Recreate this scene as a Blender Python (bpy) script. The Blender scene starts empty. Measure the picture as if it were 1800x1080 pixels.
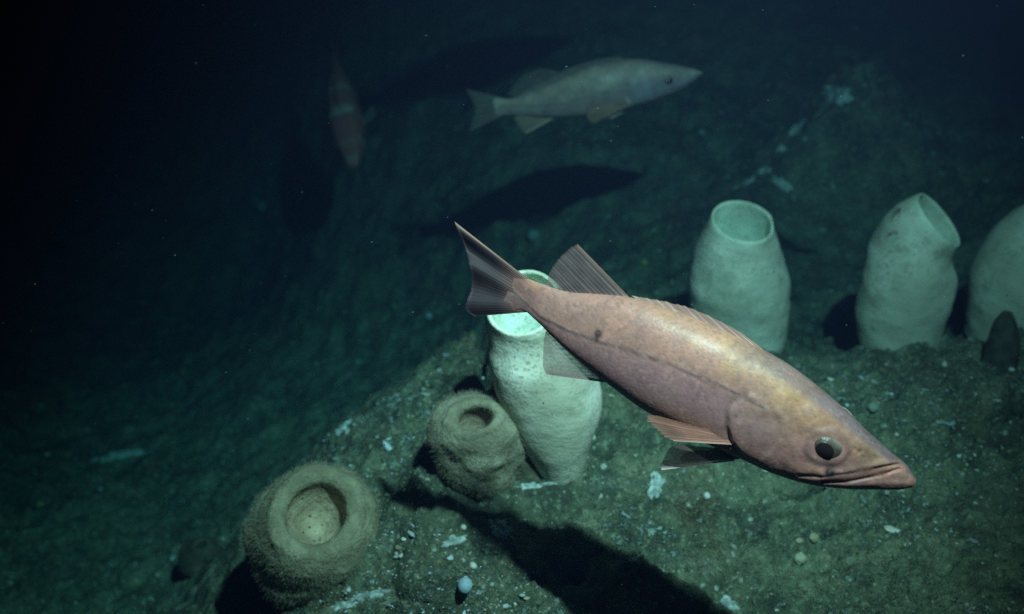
import bpy, bmesh, math, random
import numpy as np
from mathutils import Vector, Matrix
from mathutils.bvhtree import BVHTree

random.seed(7); rng = np.random.default_rng(7)
R = math.radians
scene = bpy.context.scene
COL = scene.collection

# ---------------------------------------------------------------- camera, water light, exposure
F = 1930.0                                   # focal length in pixels of the 1800 px wide photograph
PITCH = R(30)
CAMPOS = Vector((0, 0, 1.0))
RIGHT = Vector((1, 0, 0)); FWD = Vector((0, math.cos(PITCH), -math.sin(PITCH))); UP = Vector((0, math.sin(PITCH), math.cos(PITCH)))
cd = bpy.data.cameras.new('camera'); cam = bpy.data.objects.new('camera', cd); COL.objects.link(cam)
cam.location = CAMPOS; cam.rotation_euler = (math.pi/2 - PITCH, 0, 0)
cd.sensor_width = 36; cd.lens = 36*F/1800; cd.clip_start = 0.02; cd.clip_end = 100
cd.dof.use_dof = True; cd.dof.focus_distance = 1.0; cd.dof.aperture_fstop = 4.6
scene.camera = cam

w = bpy.data.worlds.new('World'); scene.world = w; w.use_nodes = True
w.node_tree.nodes['Background'].inputs[0].default_value = (0.0002, 0.0012, 0.0022, 1)
w.node_tree.nodes['Background'].inputs[1].default_value = 1.0

def at(px, py, z):                            # point at depth z (metres along the view axis) behind a pixel of the photo
    return CAMPOS + (RIGHT*((px-900)/F) + UP*((540-py)/F) + FWD)*z
# the submersible carries two lamps above the camera: one turned down to the near rock, one out over the slope
for right_, up_, aim, watts, cone in ((.29, .735, at(800, 900, 1.3), 190, 52), (.40, .695, at(1140, 390, 1.8), 118, 54)):
    ld = bpy.data.lights.new('submersible_lamp', 'SPOT'); lo = bpy.data.objects.new('submersible_lamp', ld); COL.objects.link(lo)
    ld.energy = watts; ld.color = (1.0, 0.72, 0.68); ld.shadow_soft_size = 0.018
    ld.spot_size = R(cone); ld.spot_blend = 1.0
    lo.location = CAMPOS + RIGHT*right_ + UP*up_
    lo.rotation_euler = (aim - lo.location).to_track_quat('-Z', 'Y').to_euler()

scene.view_settings.view_transform = 'Standard'; scene.view_settings.look = 'None'
scene.view_settings.exposure = 0.0; scene.view_settings.gamma = 1.0
scene.render.engine = 'CYCLES'
scene.cycles.use_denoising = False

# ---------------------------------------------------------------- helpers
def hash3(ix, iy, iz, seed):
    n = (ix*374761393 + iy*668265263 + iz*2147483647 + seed*1274126177) & 0xffffffff
    n = ((n ^ (n >> 13))*1274126177) & 0xffffffff
    n = (n ^ (n >> 16)) & 0xffffffff
    return n/4294967295.0
def vnoise(P, seed=0):                        # value noise, P (n,3) -> (n,) in -1..1
    P = np.asarray(P, float); I = np.floor(P).astype(np.int64); f = P - I; f = f*f*(3-2*f)
    out = 0
    for dx in (0, 1):
        for dy in (0, 1):
            for dz in (0, 1):
                wt = (f[:, 0] if dx else 1-f[:, 0])*(f[:, 1] if dy else 1-f[:, 1])*(f[:, 2] if dz else 1-f[:, 2])
                out = out + wt*hash3(I[:, 0]+dx, I[:, 1]+dy, I[:, 2]+dz, seed)
    return out*2-1
def fbm(P, octs=4, seed=0, gain=0.5):
    P = np.asarray(P, float); a = 1.0; s = 0
    for k in range(octs):
        s = s + a*vnoise(P*(2.03**k) + 17.3*k, seed+k); a *= gain
    return s
def sstep(a, b, x):
    t = np.clip((x-a)/(b-a), 0, 1); return t*t*(3-2*t)
def polydist(pts, poly):
    pts = np.asarray(pts, float); best = np.full(len(pts), 1e9)
    for (a, b) in zip(poly[:-1], poly[1:]):
        a = np.array(a, float); b = np.array(b, float); d = b-a
        t = np.clip(((pts-a)@d)/(d@d), 0, 1)
        best = np.minimum(best, np.linalg.norm(pts-(a+t[:, None]*d), axis=1))
    return best

def make_mesh(name, V, Fc, mat, parent=None, cols=None, smooth=True, collection=True):
    me = bpy.data.meshes.new(name)
    me.from_pydata([tuple(v) for v in V] if not isinstance(V, np.ndarray) else V.tolist(), [], Fc if isinstance(Fc, list) else Fc.tolist())
    if cols is not None:
        ca = me.color_attributes.new('col', 'FLOAT_COLOR', 'POINT')
        a = np.ones((len(V), 4), np.float32); a[:, :3] = cols; ca.data.foreach_set('color', a.ravel())
    me.materials.append(mat)
    me.polygons.foreach_set('use_smooth', [smooth]*len(me.polygons))
    me.update()
    o = bpy.data.objects.new(name, me)
    COL.objects.link(o)
    if parent is not None: o.parent = parent
    return o
def tag(o, label=None, cat=None, group=None, kind=None):
    if label: o['label'] = label
    if cat: o['category'] = cat
    if group: o['group'] = group
    if kind: o['kind'] = kind
    return o
def empty(name, M):
    o = bpy.data.objects.new(name, None); COL.objects.link(o); o.empty_display_size = 0.02
    o.matrix_world = M; return o
def grid_faces(nr, nc, wrap=False):
    i = np.arange(nr-1)[:, None]; j = np.arange(nc if wrap else nc-1)[None, :]
    j2 = (j+1) % nc
    return np.stack([(i*nc+j), (i*nc+j2), ((i+1)*nc+j2), ((i+1)*nc+j)], -1).reshape(-1, 4)

class NT:                                     # small node-tree writer
    def __init__(self, name):
        self.m = bpy.data.materials.new(name); self.m.use_nodes = True
        self.t = self.m.node_tree; self.b = self.t.nodes['Principled BSDF']; self.tc = None
    def n(self, kind, **kw):
        nd = self.t.nodes.new(kind)
        for k, v in kw.items():
            if k in nd.inputs: self.set(nd.inputs[k], v)
            else: setattr(nd, k, v)
        return nd
    def set(self, sock, v):
        if isinstance(v, bpy.types.NodeSocket): self.t.links.new(v, sock)
        elif isinstance(v, (tuple, list)) and sock.type == 'RGBA': sock.default_value = (*v[:3], 1)
        else: sock.default_value = v
    def obj(self):
        if self.tc is None: self.tc = self.n('ShaderNodeTexCoord').outputs['Object']
        return self.tc
    def mapped(self, scale=(1, 1, 1), rot=(0, 0, 0)):
        mp = self.n('ShaderNodeMapping'); mp.inputs['Scale'].default_value = scale; mp.inputs['Rotation'].default_value = rot
        self.t.links.new(self.obj(), mp.inputs['Vector']); return mp.outputs[0]
    def noise(self, scale, detail=4, rough=0.55, vec=None):
        return self.n('ShaderNodeTexNoise', Vector=vec or self.obj(), Scale=scale, Detail=detail, Roughness=rough).outputs['Fac']
    def voro(self, scale, vec=None, feature='F1', rand=1.0):
        nd = self.n('ShaderNodeTexVoronoi', feature=feature); self.set(nd.inputs['Vector'], vec or self.obj()); nd.inputs['Scale'].default_value = scale
        nd.inputs['Randomness'].default_value = rand
        return nd
    def ramp(self, fac, a, b, lo=0.0, hi=1.0):
        nd = self.n('ShaderNodeMapRange', clamp=True, interpolation_type='SMOOTHSTEP'); self.set(nd.inputs[0], fac)
        nd.inputs[1].default_value = a; nd.inputs[2].default_value = b; nd.inputs[3].default_value = lo; nd.inputs[4].default_value = hi
        return nd.outputs[0]
    def math(self, op, a, b=0.0):
        nd = self.n('ShaderNodeMath', operation=op); self.set(nd.inputs[0], a); self.set(nd.inputs[1], b); return nd.outputs[0]
    def mix(self, fac, a, b, mode='MIX'):
        nd = self.n('ShaderNodeMix', data_type='RGBA', blend_type=mode)
        self.set(nd.inputs[0], fac); self.set(nd.inputs[6], a); self.set(nd.inputs[7], b); return nd.outputs[2]
    def attr(self): return self.n('ShaderNodeAttribute', attribute_name='col').outputs['Color']
    def bump(self, h, dist, strength=1.0, normal=None):
        nd = self.n('ShaderNodeBump'); nd.inputs['Distance'].default_value = dist; nd.inputs['Strength'].default_value = strength
        self.set(nd.inputs['Height'], h)
        if normal: self.set(nd.inputs['Normal'], normal)
        return nd.outputs[0]
    def out(self, color=None, rough=0.9, normal=None, spec=0.3):
        if color is not None: self.set(self.b.inputs['Base Color'], color)
        self.set(self.b.inputs['Roughness'], rough); self.b.inputs['Specular IOR Level'].default_value = spec
        if normal is not None: self.set(self.b.inputs['Normal'], normal)
        return self.m

# ---------------------------------------------------------------- materials
def mat_mud():
    t = NT('silty rock')
    big = t.noise(3.2, 5); mid = t.noise(16, 5); fine = t.noise(120, 4, 0.7); grit = t.noise(420, 2, 0.7)
    c = t.mix(t.ramp(big, .33, .67), (.046, .060, .040), (.094, .112, .070))
    c = t.mix(t.ramp(mid, .46, .68), c, (.135, .145, .092))
    c = t.mix(t.ramp(mid, .50, .32, 0, .75), c, (.028, .034, .026))
    c = t.mix(t.ramp(t.noise(7, 4), .56, .70, 0, .6), c, (.085, .060, .034))
    c = t.mix(t.ramp(fine, .52, .70, 0, .8), c, (.20, .22, .15))
    c = t.mix(t.ramp(fine, .46, .30, 0, .85), c, (.016, .019, .015))
    streak = t.noise(1.0, 5, .62, t.mapped((5, 26, 14), (0, 0, R(-24))))
    c = t.mix(t.math('MULTIPLY', t.ramp(streak, .56, .70), .16), c, (.17, .21, .19))
    # pale crust: broken patches of bleached growth, sized by a slow mask
    mask = t.ramp(t.noise(5.5, 3), .46, .64)
    crust = t.math('MULTIPLY', t.ramp(t.noise(44, 6, .75), .535, .63), mask)
    c = t.mix(t.math('MULTIPLY', crust, .75), c, (.25, .33, .29))
    sand = t.math('MULTIPLY', t.ramp(t.noise(62, 5, .75), .60, .68), t.ramp(t.noise(7.3, 3), .44, .62))
    c = t.mix(t.math('MULTIPLY', sand, .6), c, (.26, .24, .14))
    # grains of broken shell
    v = t.voro(190); sel = t.n('ShaderNodeSeparateColor'); t.set(sel.inputs[0], v.outputs['Color'])
    g = t.math('MULTIPLY', t.ramp(v.outputs['Distance'], .34, .20), t.ramp(sel.outputs[0], .88, .93))
    c = t.mix(t.math('MULTIPLY', g, .55), c, (.40, .43, .34))
    v2 = t.voro(75); sel2 = t.n('ShaderNodeSeparateColor'); t.set(sel2.inputs[0], v2.outputs['Color'])
    g2 = t.math('MULTIPLY', t.ramp(v2.outputs['Distance'], .36, .18), t.ramp(sel2.outputs[1], .93, .965))
    c = t.mix(t.math('MULTIPLY', g2, .7), c, (.34, .38, .33))
    c = t.mix(t.ramp(grit, .3, .7, 0, .45), c, (.02, .024, .02), 'MIX')
    c = t.mix(1.0, c, (1.85, 1.92, 1.82), 'MULTIPLY')
    h = t.math('ADD', t.math('MULTIPLY', fine, .6), t.math('MULTIPLY', grit, .3))
    h = t.math('ADD', h, t.math('MULTIPLY', crust, .5))
    return t.out(c, .95, t.bump(t.math('ADD', h, t.math('MULTIPLY', mid, 1.2)), .012, 1.0), .15)
def mat_sponge():
    t = NT('white glass sponge')
    a = t.noise(9, 4); b = t.noise(55, 5, .7); d = t.noise(260, 3, .7)
    c = t.mix(t.ramp(a, .35, .65), (.50, .50, .37), (.76, .76, .62)); c = t.mix(t.ramp(t.noise(28, 5, .7), .54, .70, 0, .6), c, (.40, .40, .28))
    c = t.mix(t.ramp(b, .52, .72, 0, .6), c, (.34, .35, .22))
    c = t.mix(t.math('MULTIPLY', t.ramp(d, .54, .63), t.ramp(t.noise(11, 4), .32, .60)), c, (.32, .31, .20))
    c = t.mix(1.0, c, t.attr(), 'MULTIPLY')
    h = t.math('ADD', t.math('MULTIPLY', b, .6), t.math('MULTIPLY', d, .4))
    t.b.inputs['Subsurface Weight'].default_value = 0.0
    return t.out(c, .9, t.bump(t.math('ADD', h, t.math('MULTIPLY', t.noise(1.0, 4, .6, t.mapped((20, 20, 70))), .6)), .005, .5), .2)
def mat_goblet():
    t = NT('fuzzy olive sponge')
    a = t.noise(24, 5, .65); b = t.noise(160, 4, .7)
    c = t.mix(t.ramp(a, .35, .7), (.55, .55, .50), (1.1, 1.1, 1.05))
    v = t.voro(150); sel = t.n('ShaderNodeSeparateColor'); t.set(sel.inputs[0], v.outputs['Color'])
    pores = t.math('MULTIPLY', t.ramp(v.outputs['Distance'], .30, .16), t.ramp(sel.outputs[0], .62, .70))
    al = t.n('ShaderNodeAttribute', attribute_name='pore').outputs['Fac']
    c = t.mix(t.math('MULTIPLY', pores, al), c, (.08, .07, .05))
    c = t.mix(1.0, c, t.attr(), 'MULTIPLY')
    return t.out(c, .95, t.bump(t.math('ADD', t.math('ADD', a, b), t.noise(60, 4, .7)), .005, .8), .15)
def mat_fuzz():
    t = NT('spicule fuzz'); t.out(t.attr(), .9, None, .2)
    tr = t.n('ShaderNodeBsdfTransparent'); mx = t.n('ShaderNodeMixShader'); mx.inputs[0].default_value = .26
    t.t.links.new(tr.outputs[0], mx.inputs[1]); t.t.links.new(t.b.outputs[0], mx.inputs[2])
    t.t.links.new(mx.outputs[0], t.t.nodes['Material Output'].inputs['Surface'])
    return t.m
def mat_skin():
    t = NT('rockfish skin')
    v = t.voro(330, t.mapped((1, 1, 1.15))); a = t.noise(42, 5, .65); b = t.noise(220, 3, .6)
    c = t.mix(t.ramp(a, .38, .66, .0, .42), t.attr(), (.27, .15, .14))
    c = t.mix(t.ramp(b, .58, .75, 0, .18), c, (.62, .36, .25))
    c = t.mix(t.ramp(b, .42, .26, 0, .35), c, (.16, .085, .085))
    sc_ = t.n('ShaderNodeSeparateColor'); t.set(sc_.inputs[0], v.outputs['Color'])
    c = t.mix(t.ramp(sc_.outputs[0], .55, 1.0, 0, .28), c, (.14, .075, .08)); c = t.mix(t.ramp(sc_.outputs[1], .7, 1.0, 0, .14), c, (.66, .42, .32))
    h = t.math('ADD', t.math('MULTIPLY', v.outputs['Distance'], -.7), t.math('MULTIPLY', b, .5))
    return t.out(c, t.ramp(a, .3, .7, .40, .58), t.bump(h, .0010, .20), .34)
def mat_fin(name, alpha):
    t = NT(name)
    c = t.attr(); t.out(c, .6, None, .3)
    tl = t.n('ShaderNodeBsdfTranslucent'); t.set(tl.inputs[0], c)
    m1 = t.n('ShaderNodeMixShader'); m1.inputs[0].default_value = .25
    t.t.links.new(t.b.outputs[0], m1.inputs[1]); t.t.links.new(tl.outputs[0], m1.inputs[2])
    tr = t.n('ShaderNodeBsdfTransparent'); mx = t.n('ShaderNodeMixShader')
    al = t.n('ShaderNodeAttribute', attribute_name='alpha').outputs['Fac']
    t.set(mx.inputs[0], t.math('MULTIPLY', al, alpha))
    t.t.links.new(tr.outputs[0], mx.inputs[1]); t.t.links.new(m1.outputs[0], mx.inputs[2])
    t.t.links.new(mx.outputs[0], t.t.nodes['Material Output'].inputs['Surface'])
    return t.m
def mat_plain(name, col, rough=.6, spec=.4, var=.25, scale=80):
    t = NT(name)
    dark = tuple(x*(1-var) for x in col)
    nz = t.noise(scale, 4, .65)
    return t.out(t.mix(t.ramp(nz, .35, .65), dark, col), rough, t.bump(nz, .002, .3), spec)
def mat_attr(name, rough=.8):
    t = NT(name); nz = t.noise(300, 3)
    return t.out(t.mix(t.ramp(nz, .35, .7, .0, .35), t.attr(), (.12, .12, .09)), rough, t.bump(nz, .002, .4), .3)
M_MUD, M_SPONGE, M_GOBLET, M_FUZZ, M_SKIN = mat_mud(), mat_sponge(), mat_goblet(), mat_fuzz(), mat_skin()
M_FIN = mat_fin('fin membrane', 1.0)
M_PUPIL = mat_plain('pupil', (.022, .016, .016), .2, .4, .1)
M_SHELL = mat_attr('shell and grit')
M_CRUST = mat_plain('pale encrusting growth', (.50, .60, .54), .9, .2, .55, 140)
M_DARKSPONGE = mat_plain('dark brown sponge', (.075, .075, .055), .9, .2, .5, 60)

# ---------------------------------------------------------------- seabed
def ray(px, py):
    return (RIGHT*((px-900)/F) + UP*((540-py)/F) + FWD).normalized()
def drop(px, py, D):                          # point D metres below the camera under a pixel
    d = ray(px, py); return CAMPOS + d*(D/(-d.z))
ANCH = [(1800,1080,.86),(1300,1080,.925),(1000,1080,.915),(650,1080,.89),(1700,900,.87),(1400,900,.89),(1100,900,.87),(850,950,.845),(700,900,.85),
 (1200,820,.86),(1000,830,.845),(800,830,.86),(650,780,.90),(1800,760,.86),(1600,720,.86),(1450,655,.885),(1620,645,.88),(1800,610,.87),(1250,640,.885),
 (1050,610,.88),(860,585,.88),(760,665,.90),(615,760,.93),(530,870,.95),(480,1000,1.0),(450,1080,1.03),
 (1300,590,1.02),(1500,600,1.06),(1620,600,1.0),(1790,575,.99),(1100,540,1.04),(1250,430,1.0),(1500,430,1.03),(1720,430,.96),(1000,440,1.06),(900,340,1.04),
 (820,480,1.2),(740,600,1.32),(560,680,1.45),(420,800,1.5),(350,950,1.4),(280,1080,1.36),(100,1080,1.42),(60,850,1.55),(300,650,1.62),(100,600,1.65),
 (500,450,1.5),(200,350,1.55),(600,250,1.12),(1200,200,.90),(1600,250,.88),(1780,200,.83),(900,100,.86),(300,100,1.35),(50,100,1.4),(1300,20,.73),
 (1700,20,.70),(600,20,.88),(900,-100,.70),(100,-100,1.0),(1700,-100,.58),(2300,600,.86),(2300,1000,.84),(-500,900,1.35),(-500,400,1.35),(1000,1400,.9),(200,1400,1.15),(1800,1400,.85)]
AP = np.array([tuple(drop(*a)) for a in ANCH])
def tps(r2): return np.where(r2 > 1e-12, .5*r2*np.log(r2+1e-12), 0)
n = len(AP); A2 = ((AP[:, None, :2]-AP[None, :, :2])**2).sum(-1)
Kmat = np.zeros((n+3, n+3)); Kmat[:n, :n] = tps(A2) + 2e-3*np.eye(n)
Kmat[:n, n] = 1; Kmat[:n, n+1:] = AP[:, :2]; Kmat[n, :n] = 1; Kmat[n+1:, :n] = AP[:, :2].T
RW = np.linalg.solve(Kmat, np.concatenate([AP[:, 2], [0, 0, 0]]))
def base_height(X, Y):
    out = RW[n] + RW[n+1]*X + RW[n+2]*Y
    for k in range(n): out = out + RW[k]*tps((X-AP[k, 0])**2 + (Y-AP[k, 1])**2)
    return out
CRACKS = [  # (pixel polyline, half width m, depth m)
 ([(1045,892),(1090,884),(1150,880),(1230,885),(1300,872),(1365,868),(1440,858)], .0055, .022),
 ([(1400,934),(1450,920),(1520,898)], .004, .010), ([(1228,955),(1300,942),(1340,925)], .004, .010),
 ([(1520,735),(1580,740),(1640,728),(1700,716)], .010, .020), ([(1690,740),(1730,720),(1800,692)], .012, .035),
 ([(560,1058),(640,1040),(720,1022),(800,1010)], .006, .020), ([(690,1052),(760,1050),(800,1042)], .006, .016),
 ([(915,1018),(960,1008),(1010,1000)], .006, .016), ([(770,1080),(790,1050),(800,1030)], .010, .02),
 ([(845,560),(850,620),(862,680)], .008, .03), ([(1560,800),(1640,790),(1700,800)], .005, .010),
 ([(1180,640),(1240,650),(1320,640)], .012, .02), ([(560,985),(590,970),(640,930)], .007, .02)]
def onbase(px, py):
    D = .9
    for _ in range(12):
        p = drop(px, py, D); D = .5*D + .5*(CAMPOS.z-float(base_height(np.array([p.x]), np.array([p.y]))[0]))
    return (p.x, p.y)
NR, NC = 620, 600
Yr = .50*(6.2/.50)**(np.arange(NR)/(NR-1)); kk = np.linspace(-1, 1, NC)
GY = np.repeat(Yr[:, None], NC, 1); GX = (GY*.58+.62)*kk[None, :]
gx, gy = GX.ravel(), GY.ravel()
gz = base_height(gx, gy)
P3 = np.stack([gx, gy, gz], 1)
gz = gz + .018*fbm(P3*8, 3, 3) + .0145*fbm(P3*27, 4, 11) + .0062*fbm(P3*95, 2, 23)
lump = vnoise(P3*16, 31); gz = gz + .012*np.maximum(lump-.25, 0)
rid = 1-np.abs(fbm(P3*np.array([5., 9., 5.]), 3, 41)); gz = gz - .010*sstep(.93, 1.0, rid)
SH = np.zeros(len(gx))
for poly, hw, dp in CRACKS:
    pl = [onbase(x, y) for x, y in poly]; hw *= 1.05; dp *= 2.1
    jit = np.stack([gx + .006*vnoise(P3*60, 51), gy + .006*vnoise(P3*60, 52)], 1)
    box = (gx > min(p[0] for p in pl)-.1) & (gx < max(p[0] for p in pl)+.1) & (gy > min(p[1] for p in pl)-.1) & (gy < max(p[1] for p in pl)+.1)
    dd = np.full(len(gx), 9.); dd[box] = polydist(jit[box], pl)
    gz = gz - dp*np.exp(-(dd/hw)**2)
    if pl[-1][0]-pl[0][0] > .05:                       # an overhanging lip along the far side of the crack
        xs_ = [p[0] for p in pl]; side = gy - np.interp(gx, xs_, [p[1] for p in pl]) + .002*vnoise(P3*70, 53)
        lip = np.where((side > .0015) & (side < .022) & (gx > xs_[0]) & (gx < xs_[-1]), (1-side/.022), 0)*np.interp(gx, [xs_[0], xs_[0]+.03, xs_[-1]-.03, xs_[-1]], [0, 1, 1, 0])
        SH = SH + lip*(hw*1.7+.004); gz = gz + lip*.004
V = np.stack([gx, gy-SH, gz], 1)
seabed = make_mesh('seabed', V, grid_faces(NR, NC), M_MUD)
tag(seabed, 'dark silty rock seabed strewn with shell grit', None, None, 'structure')
BVH = BVHTree.FromPolygons([Vector(v) for v in V], grid_faces(NR, NC).tolist())
HIT = [BVH]
def ground(px, py):
    hits = [h for h in (b.ray_cast(CAMPOS, ray(px, py)) for b in HIT) if h[0] is not None]
    hit = min(hits, key=lambda h: h[3]) if hits else (None,)
    return (hit[0], hit[1]) if hit[0] is not None else (drop(px, py, .9), Vector((0, 0, 1)))
def below(p):
    hit = BVH.ray_cast(Vector((p[0], p[1], 3)), Vector((0, 0, -1)))
    return hit[0] if hit[0] is not None else Vector((p[0], p[1], 0))

# ---------------------------------------------------------------- rocks
def rock(name, label, px, py, z, size, seed, rot=0.0):
    bm = bmesh.new(); bmesh.ops.create_icosphere(bm, subdivisions=6, radius=1.0)
    P = np.array([v.co[:] for v in bm.verts]); Fc = [[v.index for v in f.verts] for f in bm.faces]; bm.free()
    r = 1 + .22*fbm(P*1.3+seed, 3, seed) + .07*fbm(P*5+seed, 3, seed+5) + .025*fbm(P*18+seed, 3, seed+9)
    P = P*r[:, None]; P[:, :2] *= (1.12-.62*np.clip(P[:, 2], 0, 1.2))[:, None]; P = P*np.array(size)
    c = below(at(px, py, z))
    o = make_mesh(name, P, Fc, M_MUD); o.location = c; o.rotation_euler = (0, 0, rot)
    c_, s_ = math.cos(rot), math.sin(rot); HIT.append(BVHTree.FromPolygons([Vector((p[0]*c_-p[1]*s_, p[0]*s_+p[1]*c_, p[2])) + c for p in P], Fc))
    return tag(o, label, 'rock')
rock('boulder', 'dark conical boulder with pale crusted top rising behind the white sponges', 1475, 330, 2.35, (.26, .18, .27), 5)

# ---------------------------------------------------------------- rockfish
def interp_smooth(xs, ys, x):
    xs = np.array(xs, float); ys = np.array(ys, float); o = np.argsort(xs); xs, ys = xs[o], ys[o]
    h = np.diff(xs); d = np.diff(ys)/h; m = np.zeros_like(xs); m[0] = d[0]; m[-1] = d[-1]
    m[1:-1] = (d[:-1]*h[1:] + d[1:]*h[:-1])/(h[:-1]+h[1:])
    i = np.clip(np.searchsorted(xs, x)-1, 0, len(h)-1); t = np.clip((x-xs[i])/h[i], 0, 1)
    return (2*t**3-3*t**2+1)*ys[i] + (t**3-2*t**2+t)*h[i]*m[i] + (-2*t**3+3*t**2)*ys[i+1] + (t**3-t**2)*h[i]*m[i+1]

CEN = np.array([900., 540.])
class Fish:
    """Local frame: X to the nose, Z dorsal, -Y the side the photograph shows. Traced outlines are turned into sections."""
    def __init__(s, spec):
        s.sp = spec; s.o = np.array(spec['origin'], float); a = R(spec['axis'])
        s.u = np.array([math.cos(a), math.sin(a)]); s.v = np.array([math.sin(a), -math.cos(a)])
        s.phi = R(spec['roll']); s.sc = spec['depth']/F
        s.kc, s.kk = math.cos(R(spec.get('toward', 0))), math.sin(R(spec.get('toward', 0)))/F
        s.us, s.ut = s.flat(spec['upper']); s.ls, s.lt = s.flat(spec['lower'])
        s.s1 = max(s.us.max(), s.ls.max()); s.s0 = min(s.us.min(), s.ls.min())
    def flat(s, pts):                          # photo pixels -> along and across the mid plane, perspective taken out
        d = np.array(pts, float)-s.o; a = d@s.u; x = a/(s.kc + a*s.kk)
        return x, (d@s.v)*(1-x*s.kk)
    def section(s, x):                         # -> mid, half height, half width (pixels)
        c, sn = math.cos(s.phi), math.sin(s.phi)
        U = interp_smooth(s.us, s.ut, x); L = interp_smooth(s.ls, s.lt, x)
        q = (x-s.s0)/(s.s1-s.s0)
        ratio = np.interp(q, [0, .04, .12, .3, .55, .72, .85, .94, .98, 1], [.03, .14, .38, .56, .64, .70, .74, .86, 1.1, 1.5])*s.sp.get('fat', 1)
        k = np.sqrt(c*c + (ratio*sn)**2)
        h = np.maximum(U-L, 2.0)/2/k
        h = h*np.interp(q, [0, .03], [.93, 1])
        return (U+L)/2/c, h, ratio*h
    def app(s, x, y_out, z):                   # local pixels -> photo pixels
        t = z*math.cos(s.phi) - y_out*math.sin(s.phi)
        P = s.o + np.outer(x*s.kc/(1-x*s.kk), s.u) + np.outer(t/(1-x*s.kk), s.v)
        return CEN + (P-CEN)/(1-np.asarray(y_out)/F)[:, None]
    def loc(s, p, y_out=0.0):                  # photo pixel -> local pixels
        x, t = s.flat(CEN + (np.array(p, float)-CEN)*(1-y_out/F))
        return x, (t + y_out*math.sin(s.phi))/math.cos(s.phi)
    def width_at(s, x, z):
        m, h, w_ = s.section(np.array([x])); r = np.clip(abs(z-m[0])/h[0], 0, 1); return float(w_[0]*math.sqrt(max(0, 1-r*r)))
    def side_point(s, p):                      # photo pixel -> local pixels on the visible flank
        y = 0.0
        for _ in range(6):
            x, z = s.loc(p, y); y = s.width_at(x, z)
        return x, y, z

    def body(s, parent, colour):
        NS, NA = (300, 150) if s.sp.get('fine') else (120, 72)
        q = np.linspace(0, 1, NS); q = 1-(1-q)**1.25
        xs = s.s0 + (s.s1-s.s0)*q
        xs[-1] = s.s1-.4
        m, h, w_ = s.section(xs)
        th = np.linspace(0, 2*math.pi, NA, endpoint=False)
        qq = (xs-s.s0)/(s.s1-s.s0)
        e = np.interp(qq, [0, .3, .7, .85, 1], [1.0, .86, .80, .68, .70])[:, None]
        cs, sn = np.cos(th)[None], np.sin(th)[None]
        Yl = w_[:, None]*np.sign(cs)*np.abs(cs)**e; Zl = m[:, None] + h[:, None]*np.sign(sn)*np.abs(sn)**e
        Xl = np.repeat(xs[:, None], NA, 1)
        X, Y, Z = Xl.ravel(), Yl.ravel(), Zl.ravel()
        pp = s.app(X, np.abs(Y), Z)
        tn = ((Zl-m[:, None])/h[:, None]).ravel(); lat = np.abs(np.repeat(cs, NS, 0)).ravel()
        d, col = colour(s, pp, tn, np.repeat(qq, NA))
        side = np.where(Y >= 0, 1, -1)
        Y = Y + side*d*np.minimum(lat*2.0, 1.0)
        V = np.stack([X, Y, Z], 1)*s.sc
        Fc = grid_faces(NS, NA, True).tolist()
        V = np.concatenate([V, [[s.s0*s.sc, 0, m[0]*s.sc], [(s.s1+.6)*s.sc, 0, m[-1]*s.sc]]]); col = np.concatenate([col, [col[0], col[-1]]])
        b = NS*NA
        Fc += [[b, (j+1) % NA, j] for j in range(NA)] + [[b+1, b-NA+j, b-NA+(j+1) % NA] for j in range(NA)]
        return make_mesh('body', V, Fc, M_SKIN, parent, col)

    def fin(s, parent, name, base, edge, c_mem, c_ray, nr=14, y0=0.0, y1=0.0, pleat=0.0, alpha=.85, ray_w=.5, thick=.6, tipfade=.0, side=-1, lead=None, nu=None, bow=0.0, rag=0.0, pfreq=None, root=None):
        """membrane stretched between a base polyline and an edge polyline; rays as thickened ridges"""
        nu = nu or nr*8+1; nv = 16
        def resample(pl, k):
            pl = np.array(pl, float); L = np.concatenate([[0], np.cumsum(np.linalg.norm(np.diff(pl, axis=0), axis=1))]); tt = np.linspace(0, L[-1], k)
            return np.stack([np.interp(tt, L, pl[:, 0]), np.interp(tt, L, pl[:, 1])], 1)
        B, E = resample(base, nu), resample(edge, nu)
        kw = max(3, nu//9) | 1; pad = kw//2
        Ep = np.concatenate([np.repeat(E[:1], pad, 0)*1, E, np.repeat(E[-1:], pad, 0)]); Es = np.stack([np.convolve(Ep[:, c_], np.ones(kw)/kw, 'valid') for c_ in (0, 1)], 1)
        ew = np.minimum(np.minimum(np.arange(nu), np.arange(nu)[::-1])/(kw*.6), 1)[:, None]; E = E*(1-ew) + Es*ew
        uu = np.linspace(0, 1, nu); uj = uu + .35/nr*vnoise(np.stack([uu*nr*.8, uu*0+len(name), uu*0+nr], 1), 77)
        r1 = np.abs(np.cos(math.pi*nr*uj))**5; r2 = np.abs(np.cos(math.pi*2*nr*uj+.8))**4; rj = .65+.35*vnoise(np.stack([uu*nr*1.1, uu*0, uu*0+3.3], 1), 78)
        verts, cols, al = [], [], []
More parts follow.
